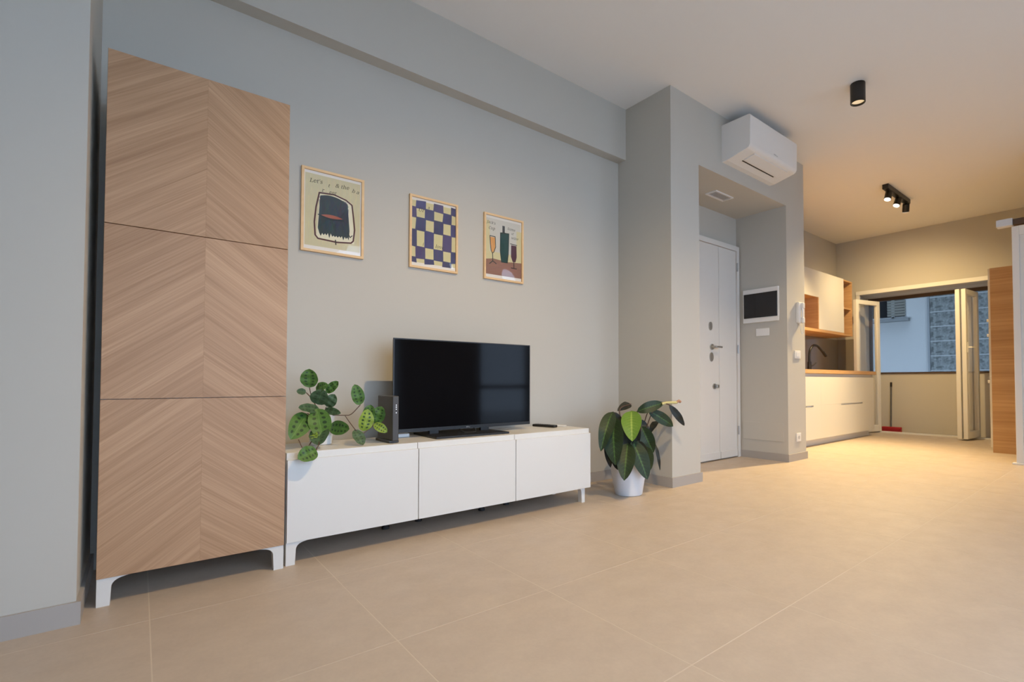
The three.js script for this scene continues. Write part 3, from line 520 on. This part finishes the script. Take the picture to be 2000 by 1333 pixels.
const CALATHEA_STEMS = [[[2.817,0.152,-0.02],[2.751,0.355,-0.03],[2.629,0.571,-0.02]],[[2.827,0.151,-0.02],[2.79,0.378,-0.03],[2.726,0.595,-0.06],[2.891,0.635,-0.1]],[[2.827,0.151,-0.02],[2.807,0.379,-0.01],[2.764,0.594,0.02]],[[2.837,0.15,-0.02],[2.9,0.369,-0.04],[2.909,0.525,-0.03],[2.868,0.585,-0.02]],[[2.847,0.148,-0.02],[2.974,0.437,-0.06],[2.934,0.567,0.02],[2.931,0.59,0.04]],[[2.851,0.148,-0.02],[2.933,0.479,0.02],[2.957,0.602,0.07],[3.018,0.642,0.11],[3.075,0.628,0.12]],[[2.817,0.152,-0.02],[2.732,0.383,-0.03],[2.6,0.593,0.0]],[[2.837,0.15,-0.02],[2.855,0.349,0.0],[2.894,0.475,0.0]],[[2.856,0.147,-0.02],[3.042,0.319,-0.02],[3.072,0.337,-0.02]],[[2.851,0.148,-0.02],[2.906,0.277,-0.01],[2.927,0.317,0.0]],[[2.832,0.15,-0.02],[2.752,0.297,0.04],[2.72,0.389,0.07]],[[2.822,0.151,-0.02],[2.703,0.303,0.05],[2.662,0.379,0.08]],[[2.847,0.148,-0.02],[3.046,0.413,-0.05],[3.135,0.502,-0.05]]];
const marantaTex = [[74, 112, 46, 32, 62, 28], [66, 92, 60, 44, 68, 42], [128, 152, 52, 36, 68, 28]].map(([r, g, b, r2, g2, b2], k) => dataTex(128, 256, (u, v) => {
  const s = Math.abs(u - .5) * 2; let c = [r, g, b];
  const n = noise.noise(u * 12, v * 20, k) * 9; c = c.map(x => x + n);
  for (let i = 0; i < 5; i++) { const cv = .16 + i * .155, dx = (s - .42) / .17, dy = (v - cv - s * .06) / .045; if (dx * dx + dy * dy < 1 + .5 * noise.noise(u * 9, v * 9, i)) c = [r2, g2, b2]; }
  if (s < .03) c = [r + 22, g + 24, b + 14];
  return c;
}));
const calTex = [[28, 48, 20, 74, 108, 46], [98, 134, 40, 160, 180, 84], [26, 30, 24, 36, 44, 30]].map(([r, g, b, r2, g2, b2], k) => dataTex(128, 256, (u, v) => {
  const s = Math.abs(u - .5) * 2; const n = noise.noise(u * 14, v * 24, k + 3) * 6; let c = [r + n, g + n, b + n];
  const vein = Math.pow(Math.max(0, Math.cos((v * 11 - s * 1.5) * Math.PI * 2)), 6) * Math.max(0, 1 - s * 1.25);
  const mid = Math.max(0, 1 - s / .13);
  const m = Math.min(1, vein * .55 + mid * .9); c = c.map((x, i) => x + ([r2, g2, b2][i] - x) * m);
  return c;
}));
const leafMat = t => std(0xffffff, .55, { map: t, side: THREE.DoubleSide });
const MAR = marantaTex.map(leafMat), CAL = calTex.map(leafMat);
function leafGeo(base, tip, width, arch, facing, pointed) {
  const B = new THREE.Vector3(...base), T = new THREE.Vector3(...tip), d = T.clone().sub(B), L = d.length(); d.normalize();
  let n = facing.clone().addScaledVector(d, -facing.dot(d)).normalize(); const side = d.clone().cross(n).normalize();
  const R = 14, C = 8, pos = [], uv = [], ix = [];
  const ph = rnd() * 6;
  for (let i = 0; i <= R; i++) {
    const t = i / R, w = width / 2 * (pointed ? Math.pow(Math.sin(Math.PI * Math.pow(t, .85)), .68) : Math.pow(Math.max(0, Math.sin(Math.PI * Math.pow(t, .92))), .55)) + .0006;
    for (let j = 0; j <= C; j++) {
      const s = j / C * 2 - 1;
      const p = B.clone().addScaledVector(d, L * t).addScaledVector(side, s * w).addScaledVector(n, arch * L * Math.sin(Math.PI * t) + Math.abs(s) * w * .22 - .004 + Math.sin(t * 17 + ph + s) * .0018);
      pos.push(p.x, p.y, p.z); uv.push(j / C, t);
      if (i < R && j < C) { const a = i * (C + 1) + j; ix.push(a, a + 1, a + C + 1, a + 1, a + C + 2, a + C + 1); }
    }
  }
  const g = new THREE.BufferGeometry(); g.setAttribute('position', new THREE.Float32BufferAttribute(pos, 3)); g.setAttribute('uv', new THREE.Float32BufferAttribute(uv, 2)); g.setIndex(ix); g.computeVertexNormals(); return g;
}
function pot(parent, x, y, z, r0, r1, h, mat) {
  const t = .004; mesh('pot', new THREE.LatheGeometry([[0, 0], [r0 - .006, 0], [r0, .005], [r1 - .001, h - .012], [r1 + .003, h - .01], [r1 + .003, h], [r1 - t, h], [r1 - t, h - .012], [r0 - t, .012], [0, .012]].map(p => new THREE.Vector2(...p)), 48).translate(x, y, z), mat, parent);
  const rs = r0 + (r1 - r0) * .86 - t - .001; mesh('soil', cyl(rs - .004, rs, .02, x, y + h * .86 - .02, z, 32), std(rgb(.035, .025, .018), .95), parent);
}
{
  const p = thing('prayer_plant', 'trailing spotted green plant in a white pot on the low cabinet', 'plant', [.80, TOP, -.27]);
  const o = [.80, TOP, -.27], rel = a => [a[0] - o[0], a[1] - o[1], a[2] - o[2]];
  pot(p, 0, 0, 0, .05, .064, .155, M.whitePlastic);
  for (const s of MARANTA_STEMS) mesh('stem', tube(s.map(rel), .0022, 20, 6), std(rgb(.12, .07, .05), .6), p);
  const cam = new THREE.Vector3(-.7, .35, 2.7).normalize();
  MARANTA_LEAVES.forEach(([a, b, c, d, e, f, w, k], i) => { const fc = cam.clone().add(new THREE.Vector3(rnd() - .5, rnd() * .5, rnd() * .4 - .2).multiplyScalar(.7)).normalize(); mesh('leaf', leafGeo(rel([a, b, c]), rel([d, e, f]), w * 1.15, (i % 3) * .04, fc, false), MAR[k], p); });
}
{
  const p = thing('calathea_plant', 'dark leafy plant in a white pot on the floor before the pillar', 'plant', [2.775, 0, -.02]);
  const o = [2.775, 0, -.02], rel = a => [a[0] - o[0], a[1] - o[1], a[2] - o[2]];
  pot(p, 0, 0, 0, .098, .135, .235, std(rgb(.72, .74, .78), .4));
  for (const s of CALATHEA_STEMS) mesh('stem', tube(s.map(rel), .004, 24, 6), std(rgb(.10, .055, .04), .6), p);
  const cam = new THREE.Vector3(-2.67, .5, 2.5).normalize();
  CALATHEA_LEAVES.forEach(([a, b, c, d, e, f, w, k, arch], i) => { const fc = cam.clone().add(new THREE.Vector3(rnd() - .5, .2 + rnd() * .3, rnd() - .5).multiplyScalar(.6)).normalize(); mesh('leaf', leafGeo(rel([a, b, c]), rel([d, e, f]), w, Math.abs(arch) * .35, fc, true), CAL[k], p); });
  mesh('rolled_leaf', tube([[2.99, .640, .108], [3.04, .647, .111], [3.092, .647, .115], [3.151, .646, .12]].map(rel), .009, 16, 8), std(rgb(.62, .56, .24), .5), p);
  mesh('rolled_tip', tube([[3.148, .646, .12], [3.182, .658, .12], [3.192, .647, .125]].map(rel), .010, 10, 8), std(rgb(.42, .22, .13), .6), p);
}

renderer.render(scene, camera);
